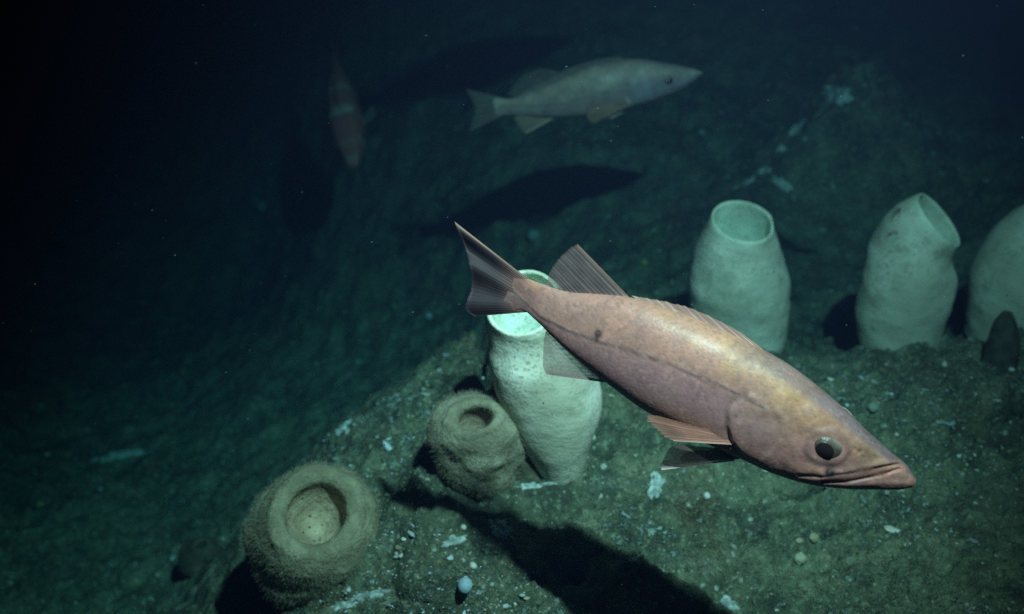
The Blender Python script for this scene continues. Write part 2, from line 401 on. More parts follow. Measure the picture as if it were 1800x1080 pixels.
        for layer in (1, -1):
            for j in range(nv):
                v = j/(nv-1); rayf = (r1*(1-.5*v) + r2*.5*v)*rj
                ragged = 1 - rag*(1-rayf)*v
                P = B + (E-B)*(v*ragged)[:, None] if isinstance(ragged, np.ndarray) else B + (E-B)*v
                yo = y0 + (y1-y0)*v + pleat*np.sin(uu*math.pi*(pfreq or nr)+.6)*v + bow*math.sin(v*math.pi)
                yo = np.broadcast_to(np.asarray(yo, float), (nu,))
                x, tt_ = s.flat(P); z = (tt_ + yo*math.sin(s.phi))/math.cos(s.phi)
                th = thick*(.25+.75*rayf)*(1-.75*v) + (root[1]*max(0, 1-v/.32)**1.5*np.sin(math.pi*np.clip(uu*.9+.05, 0, 1))**.6 if root else 0)
                verts.append(np.stack([x, side*yo + layer*th, z], 1)*s.sc)
                rf = rayf*ray_w
                c = np.array(c_mem)[None]*(1-rf[:, None]) + np.array(c_ray)[None]*rf[:, None]; c = c*(1+.18*fbm(np.stack([uu*9, uu*0+v*5, uu*0+nr], 1), 3, 33))[:, None]
                if root: kf = max(0, 1-v/.5); kf = kf*kf*(3-2*kf); c = c*(1-kf) + np.array(root[0])[None]*kf
                a = alpha*(1-max(tipfade, .22)*v**2)*(.66+.34*rayf)
                if lead is not None:
                    lf = np.exp(-(uu/lead[0])**2)[:, None]; c = c*(1-lf) + np.array(lead[1])[None]*lf; a = np.maximum(a, lf[:, 0])
                if v < .2: a = np.maximum(a, 1-v*5*.5)
                cols.append(c); al.append(np.clip(np.broadcast_to(a, (nu,)), 0, 1))
        V = np.concatenate(verts); cols = np.concatenate(cols); al = np.concatenate(al)
        g = grid_faces(nv, nu); N = nv*nu
        Fc = g.tolist() + (g[:, ::-1]+N).tolist()
        rim = list(range(nu)) + [j*nu+nu-1 for j in range(1, nv)] + [(nv-1)*nu+i for i in range(nu-2, -1, -1)] + [j*nu for j in range(nv-2, 0, -1)]
        Fc += [[a, b, b+N, a+N] for a, b in zip(rim, rim[1:]+rim[:1])]
        o = make_mesh(name, V, Fc, M_FIN, parent, cols)
        at_ = o.data.attributes.new('alpha', 'FLOAT', 'POINT'); at_.data.foreach_set('value', al.astype(np.float32))
        return o

    def eye(s, parent, p, r, iris, pupil_shift=(-.12, -.10), side=-1, pr=.56):
        x, y, z = s.side_point(p)
        N1, N2 = 24, 40
        ce = np.array([x, y-r*.66, z])
        nrm = np.array([.20, 1.0, -.02]); nrm /= np.linalg.norm(nrm)
        t1 = np.cross(nrm, [0, 0, 1]); t1 /= np.linalg.norm(t1); t2 = np.cross(t1, nrm)
        def cap(name, ang, rad, par, mat, cols_fn, dn, proud):
            V = [ce + dn*rad*proud]; C = [cols_fn(0, 0)]
            a1 = np.cross(dn, [0, 0, 1]); a1 /= np.linalg.norm(a1); a2 = np.cross(a1, dn)
            for i in range(1, N1+1):
                a = ang*i/N1
                for j in range(N2):
                    b = 2*math.pi*j/N2
                    V.append(ce + (dn*math.cos(a)*proud + (a1*math.cos(b)*1.14 + a2*math.sin(b)*.92)*math.sin(a))*rad); C.append(cols_fn(a, b))
            Fc = [[0, 1+j, 1+(j+1) % N2] for j in range(N2)]
            for i in range(N1-1):
                for j in range(N2):
                    Fc.append([1+i*N2+j, 1+(i+1)*N2+j, 1+(i+1)*N2+(j+1) % N2, 1+i*N2+(j+1) % N2])
            V = np.array(V); V[:, 1] *= side
            return make_mesh(name, V*s.sc, Fc, mat, par, np.array(C))
        e = cap('eye', 1.75, r, parent, M_EYE, lambda a, b: np.array([.10, .072, .062])*(1+1.2*float(sstep(.72, .95, a))) + np.array(iris)*.95*float(sstep(.25, .95, math.sin(min(a, 1.57))*max(0, math.cos(b-R(62))))), nrm, .95)
        dn = nrm + t1*pupil_shift[0]*0 + np.array([pupil_shift[0], 0, pupil_shift[1]]); dn /= np.linalg.norm(dn)
        cap('pupil', math.asin(pr), r*1.025, e, M_PUPIL, lambda a, b: (.01, .01, .01), dn, .97)
        return e
M_EYE = mat_attr('eye iris', .35)

def blend(c, col, wgt): return c*(1-wgt[:, None]) + np.array(col)[None]*wgt[:, None]
def blob(pp, cx, cy, rx, ry, ang=0.0):
    a = R(ang); dx = pp[:, 0]-cx; dy = pp[:, 1]-cy
    ux = (dx*math.cos(a)+dy*math.sin(a))/rx; uy = (-dx*math.sin(a)+dy*math.cos(a))/ry
    return np.exp(-(ux*ux+uy*uy))
def capsule(pp, poly, wd): return np.exp(-(polydist(pp, poly)/wd)**2)
def inside(pp, poly):
    x, y = pp[:, 0], pp[:, 1]; r = np.zeros(len(pp), bool); q = poly[-1]
    for p in poly:
        c = ((p[1] > y) != (q[1] > y)) & (x < (q[0]-p[0])*(y-p[1])/(q[1]-p[1]+1e-9)+p[0]); r ^= c; q = p
    return r

# traced from the large fish in front
MAIN = dict(origin=(905, 514), axis=26.5, roll=12, toward=9, depth=.97, fine=True,
 upper=[(908,480),(925,489),(960,502),(1000,514),(1050,518),(1105,524),(1180,546),(1250,573),(1320,606),(1390,646),(1440,684),(1490,727),(1530,766),(1572,802),(1596,823),(1608,841)],
 lower=[(902,546),(916,545),(940,562),(970,592),(1000,620),(1040,653),(1080,684),(1130,720),(1190,752),(1250,784),(1300,806),(1350,829),(1400,846),(1450,856),(1500,860),(1550,861),(1585,860),(1601,857)])
LATERAL = [(900,512),(950,560),(1000,584),(1055,604),(1110,620),(1150,633),(1200,653),(1250,673),(1290,692),(1325,708),(1352,722)]
OPERC = [(1376,712),(1325,698),(1289,726),(1290,752),(1294,780),(1318,808),(1350,828),(1400,838),(1405,790),(1400,740)]
OP_EDGE = [(1325,697),(1298,712),(1288,730),(1290,755),(1296,782),(1318,807),(1350,828)]
PREOP = [(1372,722),(1386,745),(1388,768),(1370,795),(1345,815)]
MAXILLA = [(1582,812),(1540,822),(1500,831),(1455,838),(1412,836)]
MOUTH = [(1603,838),(1582,828),(1556,838),(1530,845),(1490,853),(1452,853)]
def main_colour(s, pp, tn, q):
    yl = np.interp(pp[:, 0], [p[0] for p in LATERAL], [p[1] for p in LATERAL])
    below_ = sstep(-14, 26, pp[:, 1]-yl)*(1-sstep(1270, 1340, pp[:, 0]))
    nz = fbm(np.stack([pp[:, 0]/38, pp[:, 1]/38, pp[:, 0]*0], 1), 4, 5)
    c = np.tile(np.array([[.475, .245, .188]]), (len(pp), 1))
    c = blend(c, (.60, .36, .15), blob(pp, 1290, 612, 190, 34, 29)*.55*np.clip(.85+.4*nz, 0, 1))
    c = blend(c, (.62, .36, .11), np.clip(blob(pp, 1385, 668, 95, 42, 35)+.5*nz*blob(pp, 1385, 668, 130, 60, 35), 0, 1))
    c = blend(c, (.45, .235, .095), blob(pp, 1455, 725, 60, 42, 40)*np.clip(.55+.45*nz, 0, 1))
    c = blend(c, (.44, .25, .12), blob(pp, 1535, 800, 45, 22, 38)*np.clip(.8+.4*nz, 0, 1))
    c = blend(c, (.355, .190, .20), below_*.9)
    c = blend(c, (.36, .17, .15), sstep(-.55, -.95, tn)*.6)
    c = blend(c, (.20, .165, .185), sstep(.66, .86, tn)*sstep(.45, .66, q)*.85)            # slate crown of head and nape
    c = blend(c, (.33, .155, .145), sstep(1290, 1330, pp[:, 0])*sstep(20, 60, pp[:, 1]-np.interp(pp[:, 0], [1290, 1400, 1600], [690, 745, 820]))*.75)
    opm = inside(pp, OPERC)
    c = blend(c, (.30, .20, .185), blob(pp, 1345, 765, 60, 55, 20)*.6*np.clip(.8+.5*nz, 0, 1))
    c = blend(c, (.19, .10, .09), sstep(.10, .03, q)*.95)
    c = blend(c, (.62, .29, .14), blob(pp, 938, 500, 20, 9, 30)*.7)
    c = blend(c, (.60, .28, .16), blob(pp, 1230, 752, 75, 16, 26)*.6)
    c = blend(c, (.13, .085, .085), capsule(pp, LATERAL, 3.0)*.92)
    c = blend(c, (.70, .44, .36), capsule(pp, [(x+1, y-5) for x, y in LATERAL], 2.4)*.40*np.clip(.6+nz, 0, 1))
    c = blend(c, (.60, .36, .28), capsule(pp, OP_EDGE, 3.5)*.5)
    c = blend(c, (.20, .12, .11), np.exp(-((np.hypot((pp[:, 0]-1461)/1.12, (pp[:, 1]-791)/.95)-32)/4)**2)*.6)
    c = blend(c, (.66, .44, .36), capsule(pp, [(1292,730),(1315,733),(1350,727)], 5)*.5)
    c = blend(c, (.50, .28, .23), capsule(pp, PREOP, 5)*.4)
    c = blend(c, (.64, .25, .17), capsule(pp, [(1588,825),(1560,836),(1530,844)], 6)*.7)
    c = blend(c, (.66, .32, .22), capsule(pp, [(1412,834),(1440,832),(1458,830)], 4)*.8)
    c = blend(c, (.55, .30, .22), capsule(pp, MAXILLA[:4], 4)*.5)
    c = blend(c, (.12, .06, .05), capsule(pp, [(a, b+4) for a, b in MAXILLA], 2.0)*.55)
    c = blend(c, (.10, .05, .05), capsule(pp, MOUTH[2:], 2.0)*.75)
    c = blend(c, (.03, .022, .025), np.clip(blob(pp, 1466, 836, 10, 8, 30)*1.5, 0, 1))
    c = blend(c, (.022, .02, .03), np.clip(blob(pp, 1056, 590, 6.5, 7.5)*1.6, 0, 1))
    c = blend(c, (.04, .03, .035), np.clip(blob(pp, 1053, 600, 3, 5)*1.2, 0, 1))
    c = blend(c, (.26, .13, .09), np.clip(nz*1.4-.25, 0, 1)*sstep(1360, 1420, pp[:, 0])*.5)
    c = blend(c, (.36, .16, .11), blob(pp, 1282, 770, 12, 8, 30)*.7)
    n2 = fbm(np.stack([pp[:, 0]/13, pp[:, 1]/13, pp[:, 0]*0+5], 1), 3, 45); n3 = fbm(np.stack([pp[:, 0]/70, pp[:, 1]/70, pp[:, 0]*0+9], 1), 3, 55)
    c = c*(1 + .13*n2 + .12*n3)[:, None]
    c = blend(c, (.54, .26, .15), np.clip(n3*1.2-.2, 0, 1)*.2)
    d = np.zeros(len(pp))
    dist = polydist(pp, OP_EDGE); d += opm*2.8*np.exp(-(dist/24)**2) - capsule(pp, [(a-5, b+2) for a, b in OP_EDGE], 4)*1.8
    c = blend(c, (.12, .06, .065), capsule(pp, [(a-4, b+2) for a, b in OP_EDGE], 3.6)*.5)
    d += capsule(pp, PREOP, 7)*1.0 - capsule(pp, [(a-8, b+2) for a, b in PREOP], 5)*.8
    er = np.hypot((pp[:, 0]-1461)/1.12, (pp[:, 1]-791)/.95); d += 1.0*np.exp(-((er-31)/4)**2) - .8*np.exp(-((er-40)/6)**2)
    d += 1.3*fbm(np.stack([pp[:, 0]/30, pp[:, 1]/30, pp[:, 0]*0+8], 1), 3, 19)*sstep(1300, 1400, pp[:, 0])*sstep(1600, 1520, pp[:, 0])
    d += -capsule(pp, LATERAL, 2.4)*.6
    d += capsule(pp, [(1572,812),(1530,826),(1490,836),(1455,842)], 7)*3.2 - capsule(pp, [(a, b+6) for a, b in MAXILLA], 2.6)*3.0
    d += -capsule(pp, MOUTH[1:], 2.6)*4.0 + capsule(pp, [(1600,852),(1560,853),(1500,859)], 5)*1.5
    d += -blob(pp, 1516, 799, 3.5, 3)*3.2 - blob(pp, 1507, 793, 3, 3)*2.5 + blob(pp, 1520, 802, 3, 3)*2.0
    d += 3.0*blob(pp, 1466, 770, 44, 12, 20) - 2.0*blob(pp, 1452, 822, 40, 8, 10)
    d += -capsule(pp, [(1283,765),(1292,785)], 8)*2.5
    d += capsule(pp, [(1300,728),(1345,722),(1380,735)], 7)*1.6 - capsule(pp, [(1305,740),(1350,742)], 6)*1.2
    d += .5*fbm(np.stack([pp[:, 0]/22, pp[:, 1]/22, pp[:, 0]*0+3], 1), 3, 9)*sstep(1300, 1380, pp[:, 0])*1.6
    return d, np.clip(c*np.array([.88, .83, .85]), .01, 1)

def place(fish, heading_img, toward, roll, where, ref_local):
    """matrix: local X along an image direction (degrees below horizontal) and 'toward' degrees to the camera, dorsal rolled to the camera"""
    a = R(heading_img); tw = R(toward)
    ux = RIGHT*math.cos(a) - UP*math.sin(a); vz = RIGHT*math.sin(a) + UP*math.cos(a); nn = -FWD
    X = ux*math.cos(tw) + nn*math.sin(tw); n2 = nn*math.cos(tw) - ux*math.sin(tw)
    r = R(roll); Zd = vz*math.cos(r) + n2*math.sin(r); Yout = n2*math.cos(r) - vz*math.sin(r)
    Rm = Matrix((X, -Yout, Zd)).transposed().to_4x4()
    return Matrix.Translation(where - Rm.to_3x3() @ Vector(ref_local)) @ Rm

def main_fish():
    f = Fish(MAIN)
    # anchor the local origin at the middle of the body
    M = place(f, MAIN['axis'], MAIN['toward'], MAIN['roll'], at(*MAIN['origin'], MAIN['depth']), (0, 0, 0))
    root = empty('rockfish', M)
    tag(root, 'large pinkish tan rockfish in the foreground swimming head down to the right', 'fish')
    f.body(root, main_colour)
    dk, dr = (.085, .062, .066), (.22, .145, .13)
    f.fin(root, 'tail_fin', [(929,491),(913,504),(909,526),(925,549)], [(801,391),(812,420),(822,450),(829,480),(826,505),(818,530),(814,545),(830,555)], (.035,.026,.032), (.13,.085,.085), nr=24, pleat=6.0, pfreq=5.2, root=((.19,.10,.09), 1.5), alpha=1.6, ray_w=.35, thick=1.0, lead=(.03, (.46,.26,.18)), rag=.015)
    f.fin(root, 'soft_dorsal_fin', [(1108,526),(1060,522),(1010,518),(972,508)], [(1016,431),(1003,437),(988,450),(972,470),(965,484),(961,499)], (.15,.10,.10), (.36,.26,.25), nr=15, alpha=.68, ray_w=.85, thick=1.2, lead=(.04, (.42,.24,.18)), rag=.03, bow=2)
    f.fin(root, 'spiny_dorsal_fin', [(1352,626),(1300,600),(1240,575),(1180,553),(1128,534)], [(1296,583),(1264,565),(1234,550),(1208,539),(1183,533),(1159,528),(1134,524),(1108,520)], (.46,.28,.23), (.74,.54,.48), nr=9, alpha=1.1, ray_w=.8, thick=1.8, rag=.14)
    f.fin(root, 'anal_fin', [(1072,674),(1030,640),(990,608),(962,580)], [(958,659),(952,645),(953,620),(955,596),(958,584)], (.20,.135,.135), (.36,.24,.23), nr=11, alpha=.66, ray_w=.7, thick=1.0, lead=(.10, (.36,.25,.26)), bow=1)
    x, y, z = f.side_point((1288, 778))
    f.fin(root, 'pectoral_fin', [(1292,781),(1290,776),(1284,770),(1274,764)], [(1178,774),(1160,765),(1146,752),(1132,738),(1127,726),(1150,729)], (.46,.20,.15), (.74,.38,.29), nr=11, y0=y-1.0, y1=y+10, alpha=.85, ray_w=.8, thick=1.5, tipfade=.25, bow=5, lead=(.09, (.80,.46,.36)), rag=.08)
    x, y, z = f.side_point((1300, 803))
    f.fin(root, 'pelvic_fin', [(1292,812),(1290,806),(1280,800),(1262,790)], [(1163,829),(1160,822),(1168,806),(1176,790),(1190,782)], (.17,.11,.10), (.27,.18,.16), nr=7, y0=y*.25, y1=y*.25+6, alpha=.86, ray_w=.6, thick=1.5, lead=(.10, (.78,.60,.58)))
    x, y, z = f.side_point((1300, 803))
    f.fin(root, 'pelvic_fin', [(1300,812),(1298,808),(1288,802),(1272,796)], [(1196,822),(1192,815),(1200,805),(1212,800)], (.17,.11,.10), (.27,.18,.16), nr=7, y0=y*.25, y1=y*.25+6, alpha=.86, ray_w=.6, thick=1.5, side=1)
    f.fin(root, 'pectoral_fin', [(1292,781),(1290,776),(1284,770),(1274,764)], [(1178,774),(1160,765),(1146,752),(1132,738),(1127,726),(1150,729)], (.42,.20,.155), (.72,.40,.31), nr=11, y0=y+6, y1=y+10, alpha=.85, ray_w=.8, thick=1.5, side=1)
    f.eye(root, (1459, 790), 29, (.34, .29, .27), (-.20, -.17), -1, .44)
    f.eye(root, (1476, 758), 29, (.36, .30, .27), (-.1, -.2), 1, .70)
    return root

# traced from the pale fish swimming above
UPPER = dict(origin=(880, 187), axis=-10.2, roll=12, depth=1.86, fat=1.05,
 upper=[(868,172),(880,174),(905,172),(930,162),(960,149),(985,137),(1010,126),(1040,114),(1080,107),(1120,105),(1160,110),(1200,117),(1225,123),(1235,127)],
 lower=[(870,201),(885,201),(920,203),(975,206),(1030,204),(1080,198),(1110,189),(1150,177),(1190,160),(1215,145),(1230,134),(1235,130)])
U_LAT = [(880,187),(960,186),(1000,181),(1060,163),(1110,146)]
U_OP = [(1122,140),(1106,155),(1103,172),(1108,184),(1140,178),(1150,160),(1145,143)]
U_MOUTH = [(1232,131),(1205,148),(1180,160)]
def upper_colour(s, pp, tn, q):
    nz = fbm(np.stack([pp[:, 0]/16, pp[:, 1]/16, pp[:, 0]*0], 1), 4, 15)
    c = np.tile(np.array([[.33, .265, .20]]), (len(pp), 1))
    c = blend(c, (.25, .205, .20), sstep(.15, -.35, tn)*.8)
    c = blend(c, (.22, .22, .26), sstep(1095, 1120, pp[:, 0])*sstep(.35, -.2, tn)*.8)
    c = blend(c, (.20, .20, .19), sstep(1120, 1160, pp[:, 0])*sstep(.3, .7, tn)*.7)
    c = blend(c, (.38, .22, .16), blob(pp, 1060, 190, 40, 12, -12)*.8)
    c = blend(c, (.36, .30, .24), sstep(.1, .03, q)*.5)
    c = blend(c, (.10, .08, .07), capsule(pp, U_LAT, 1.8)*.75)
    c = blend(c, (.12, .10, .09), capsule(pp, [(x, y+9) for x, y in U_LAT], 1.6)*.5)
    c = blend(c, (.20, .15, .14), capsule(pp, U_OP[:4], 1.8)*.6)
    c = blend(c, (.75, .62, .55), capsule(pp, [(1103,172),(1109,183)], 3)*.9)
    c = blend(c, (.15, .10, .10), capsule(pp, U_MOUTH, 1.4)*.7)
    c = c*(1+.22*nz)[:, None]; c = blend(c, (.06, .055, .06), np.clip(blob(pp, 1175, 142, 17, 11)*1.2, 0, 1)*.5); c = blend(c, (.10, .09, .09), sstep(.7, .95, tn)*.5)
    d = inside(pp, U_OP)*1.4*np.exp(-(polydist(pp, U_OP[:4])/10)**2) - capsule(pp, U_MOUTH, 1.4)*1.8
    return d, np.clip(c, .01, 1)
def second_fish(where, label, group=None, heading=None, toward=0):
    f = Fish(UPPER)
    M = place(f, UPPER['axis'] if heading is None else heading, toward, UPPER['roll'], where, (0, 0, 0))
    root = empty('rockfish', M); tag(root, label, 'fish')
    f.body(root, upper_colour)
    mem, ry = (.20,.18,.14), (.32,.28,.23)
    f.fin(root, 'tail_fin', [(886,173),(880,180),(879,192),(886,201)], [(815,157),(824,172),(832,186),(834,196),(828,212),(822,232)], mem, ry, nr=14, alpha=.6, thick=.7, tipfade=.35, pleat=.8, rag=.06)
    f.fin(root, 'soft_dorsal_fin', [(1000,131),(965,148),(930,163),(908,173)], [(948,122),(928,127),(912,136),(900,152),(890,166)], mem, ry, nr=13, alpha=.42, thick=.6, tipfade=.4, rag=.08)
    f.fin(root, 'spiny_dorsal_fin', [(1100,107),(1060,111),(1020,123),(1000,131)], [(1082,101),(1050,104),(1012,114),(978,127)], mem, ry, nr=12, alpha=.6, thick=.6, rag=.35)
    f.fin(root, 'anal_fin', [(974,207),(950,206),(925,204),(910,203)], [(925,233),(916,228),(908,216),(902,206)], (.40,.28,.20), (.60,.46,.34), nr=8, alpha=.6, thick=.6, tipfade=.6, lead=(.08, (.60,.48,.36)))
    x, y, z = f.side_point((1105, 182))
    for sd in (-1, 1):
        f.fin(root, 'pectoral_fin', [(1106,187),(1105,184),(1102,180),(1098,178)], [(1044,219),(1034,216),(1030,206),(1032,196)], (.50,.27,.17), (.62,.36,.24), nr=9, y0=y+.5, y1=y+5, alpha=.7, thick=.7, tipfade=.4, bow=3, side=sd)
        f.fin(root, 'pelvic_fin', [(1100,195),(1096,196),(1088,198),(1080,199)], [(1076,209),(1070,208),(1066,204),(1064,202)], (.44,.32,.26), (.66,.54,.46), nr=5, y0=y*.3, y1=y*.3+4, alpha=.85, thick=.6, side=sd)
        f.eye(root, (1175, 142), 9.0, (.07, .05, .05), (0, 0), sd, .6)
    return root

def third_colour(s, pp, tn, q):
    nz = fbm(np.stack([pp[:, 0]/45, pp[:, 1]/45, pp[:, 0]*0], 1), 4, 35)
    c = np.tile(np.array([[.42, .105, .08]]), (len(pp), 1))
    c = blend(c, (.22, .10, .08), sstep(-.1, .4, nz)*.6)
    for a, b, k in ((.40, .035, .5), (.62, .05, .95), (.80, .04, .6), (.97, .04, .45)):
        c = blend(c, (.60, .50, .38), np.exp(-((q-a)/b)**2)*np.clip(.55+1.1*nz, 0, 1)*k)
    return np.zeros(len(pp)), np.clip(c, .01, 1)
def third_fish():
    sp = dict(MAIN); sp['depth'] = .86; sp['fine'] = False; sp['fat'] = 1.35
    f = Fish(sp)
    nose, tail = at(624, 300, 2.38), at(570, -25, 2.66)
    X = (nose-tail).normalized(); L = (f.s1-f.s0)*f.sc
    view = (CAMPOS-(nose+tail)/2).normalized()
    Zd = (view - X*view.dot(X)).normalized(); Zd = (Zd + RIGHT*-.30).normalized(); Zd = (Zd - X*Zd.dot(X)).normalized()
    Yl = Zd.cross(X)
    Rm = Matrix((X, Yl, Zd)).transposed().to_4x4()
    root = empty('rockfish', Matrix.Translation(nose - X*L) @ Rm)
    tag(root, 'reddish blotched rockfish seen from above, hanging head down at the upper left', 'fish')
    f.body(root, third_colour)
    mem, ry = (.26,.12,.10), (.42,.24,.20)
    f.fin(root, 'tail_fin', [(922,484),(912,500),(908,520),(922,546)], [(801,391),(822,450),(829,480),(818,530),(814,545),(830,555)], mem, ry, nr=12, alpha=.8, thick=1.2, tipfade=.4)
    f.fin(root, 'soft_dorsal_fin', [(1108,526),(1060,522),(1010,518),(972,508)], [(1016,431),(988,450),(972,470),(961,499)], mem, ry, nr=12, alpha=.6, thick=1.0, tipfade=.3)
    f.fin(root, 'spiny_dorsal_fin', [(1352,626),(1300,600),(1240,575),(1180,553),(1128,534)], [(1322,580),(1262,540),(1212,525),(1165,520),(1120,520)], mem, ry, nr=12, alpha=.7, thick=1.0, rag=.4)
    f.fin(root, 'anal_fin', [(1072,674),(1030,640),(990,608),(962,580)], [(958,659),(953,620),(958,584)], mem, ry, nr=9, alpha=.7, thick=1.0)
    x, y, z = f.side_point((1288, 778))
    for sd in (-1, 1):
        f.fin(root, 'pectoral_fin', [(1292,781),(1290,772),(1284,764),(1274,758)], [(1225,790),(1200,770),(1190,745),(1200,728)], (.30,.26,.22), (.40,.36,.30), nr=10, y0=y, y1=y+70, alpha=.4, thick=1.2, tipfade=.3, side=sd)
        f.eye(root, (1460, 785), 28, (.40, .34, .26), (0, .15), sd, .55)
    return root
fish1 = main_fish()
fish2 = second_fish(at(*UPPER['origin'], 1.86), 'pale yellowish rockfish side on, swimming right in the dim water above the sponges')
fish3 = third_fish()
fish4 = second_fish(at(800, -92, 1.86), 'rockfish just above the top of the frame, seen only by its shadow on the seabed', None, -15)

# ---------------------------------------------------------------- sponges
def tube_sponge(name, mat, base, rim, normal, rim_r, prof, inner=.55, wall=.012, squash=1.0, long_axis=None, lump=.05, seed=0, body_col=(1, 1, 1), rim_col=(1.15, 1.22, 1.2),
                in_col=(.95, 1.12, 1.2), flare=None, pore=0.0, nseg=72, nring=46):
    """lathe along a curved axis from base to the rim centre; prof = [(t, radius m)]; the mouth is a real cavity"""
    base, rim = Vector(base), Vector(rim); normal = Vector(normal).normalized()
    L = (rim-base).length; ax = (rim-base).normalized(); d0 = (ax*2 + Vector((0, 0, 1))).normalized()
    c1, c2 = base + d0*L*.4, rim - normal*L*.30
    def bez(t): return base*(1-t)**3 + c1*3*t*(1-t)**2 + c2*3*t*t*(1-t) + rim*t**3
    side0 = Vector(long_axis) if long_axis else RIGHT
    rows = []; cols = []; pores = []
    def ring(t, r, nrm, cen, k, col, sq=1.0, pr=0.0):
        s1 = (side0 - nrm*side0.dot(nrm)).normalized(); s2 = nrm.cross(s1)
        row = []
        for j in range(nseg):
            b = 2*math.pi*j/nseg
            row.append(tuple(cen + s1*math.cos(b)*r + s2*math.sin(b)*r*sq))
        rows.append(row); cols.append(np.tile(np.array([col]), (nseg, 1))); pores.append(np.full(nseg, pr))
    ts = np.linspace(0, 1, nring)
    pt, prr = [p[0] for p in prof], [p[1] for p in prof]
    rr = interp_smooth(pt, prr, ts)
    for t, r in zip(ts, rr):
        tan = (bez(min(1, t+.01))-bez(max(0, t-.01))).normalized()
        nrm = tan.lerp(normal, max(0, (t-.55)/.45)**1.2).normalized()
        k = max(0, (t-.93)/.07)
        ring(t, r, nrm, bez(t), 0, np.array(body_col)*(1-k)+np.array(rim_col)*k, 1-(1-squash)*max(0, (t-.5)*2))
    r0 = rr[-1]
    for q in np.linspace(.0, 1, 5)[1:]:
        a = q*math.pi
        ring(1, r0 - wall*.5*(1-math.cos(a)), normal, rim + normal*wall*.35*math.sin(a), 0, rim_col, squash)
    rin = r0-wall
    ni = 22
    for q in np.linspace(0, 1, ni)[1:]:
        t = 1-q*inner
        target = float(interp_smooth(pt, prr, np.array([t]))[0])-wall*1.6
        r = (rin*(1-min(1, q*3)) + target*min(1, q*3))*math.sqrt(max(0.0, 1-max(0, (q-.55)/.45)**2.2))
        if flare: r = rin*(1+.06*math.sin(q*3))*math.sqrt(max(0.0, 1-q**flare))
        tan = (bez(min(1, t+.01))-bez(max(0, t-.01))).normalized()
        nrm = tan.lerp(normal, max(0, (t-.55)/.45)**1.2).normalized()
        k = min(1, q*2)
        ring(t, max(r, .0008), nrm, bez(t), 0, np.array(rim_col)*(1-k)+np.array(in_col)*k, 1-(1-squash)*max(0, (t-.5)*2), pore)
    Varr = np.array(rows).reshape(-1, 3); C = np.concatenate(cols)
    cen = np.repeat(np.array(rows).mean(1), nseg, 0); outd = Varr-cen; rad = np.linalg.norm(outd, axis=1); outd /= np.maximum(rad, 1e-6)[:, None]
    disp = lump*(fbm(Varr*np.array([12, 12, 17])+seed, 3, seed+60) + .22*fbm(Varr*np.array([40, 40, 62])+seed, 3, seed+70))*np.minimum(rad, .06)
    Varr = Varr + outd*disp[:, None]
    me_col = C*(1+.10*fbm(Varr*20+seed, 3, seed+80))[:, None]
    return Varr, grid_faces(len(rows), nseg, True), np.clip(me_col, 0, 1.4), np.concatenate(pores), rows
def px2m(z): return z/F

# vase sponges (near edge stands behind the tail, then left to right)
def vase(label, base_px, zb, rim_px, zr, nrm, rim_px_r, prof_px, squash=1.0, long_axis=None, seed=0, lump=.09, inner=.5, extra=None, base_lift=0, **kw):
    B = at(*base_px, zb); g = below(B); B = Vector((B.x, B.y, min(B.z, g.z-.01)))
    k = (zb+zr)/2/F
    V, Fc, C, pr, rows = tube_sponge('vase_sponge', M_SPONGE, B, at(*rim_px, zr), nrm, rim_px_r*k, [(t, r*k) for t, r in prof_px], squash=squash, long_axis=long_axis, seed=seed, lump=lump, inner=inner, **kw)
    Bv = Vector(B)
    root = empty('vase_sponge', Matrix.Translation(Bv))
    tag(root, label, 'sponge', 'white vase sponges standing on the seabed')
    make_mesh('body', V-np.array(B), Fc, M_SPONGE, root, C)
    return root
nv = lambda r, u, t: RIGHT*r + UP*u - FWD*t       # direction in view terms: right, up, toward the camera
vase('white vase sponge behind the tail of the large rockfish', (990, 812), 1.345, (919, 533), 1.26, nv(-.30, .50, .84), 62,
     [(0,34),(.10,52),(.28,80),(.48,93),(.68,92),(.86,77),(1,64)], 1.0, None, 3, .06, .40, wall=.005, flare=1.7)
s2 = vase('squat white vase sponge with round open mouth, above the back of the large rockfish', (1300, 596), 1.80, (1307, 390), 1.66, nv(.05, .68, .73), 54,
     [(0,80),(.12,86),(.30,90),(.48,87),(.68,77),(.86,64),(1,53)], 1.0, None, 11, .06, .42, wall=.004, flare=1.9)
s3 = vase('leaning white vase sponge with slanted slit mouth, long shadow on its left', (1570, 636), 1.76, (1650, 388), 1.66, nv(.62, .52, .58), 56,
     [(0,56),(.10,66),(.28,77),(.48,80),(.68,75),(.86,66),(1,57)], .92, nv(.68, -.70, .1), 19, .07, .42, wall=.004, flare=1.9)
vase('white vase sponge cut off by the right edge of the photo', (1752, 604), 1.80, (1885, 392), 1.72, nv(.7, .6, .4), 58,
     [(0,58),(.12,72),(.30,90),(.55,96),(.75,84),(.92,66),(1,58)], 1.0, None, 29, .06, .4, wall=.005, flare=1.9)

# small dark sponge in front of the one at the right edge
B = at(1768, 600, 1.60); g = below(B); B = Vector((B.x, B.y, g.z-.01))
k = 1.60/F
V, Fc, C, pr, rows = tube_sponge('x', M_DARKSPONGE, B, at(1771, 549, 1.60), nv(.1, .9, .25), 12*k, [(0,30*k),(.3,28*k),(.6,23*k),(.9,14*k),(1,8*k)], inner=.3, wall=.003, lump=.12, seed=41, nseg=40, nring=24)
o = make_mesh('stubby_sponge', V-np.array(B), Fc, M_DARKSPONGE, None, C); o.location = B
tag(o, 'small dark stubby sponge in front of the white sponge at the right edge', 'sponge')

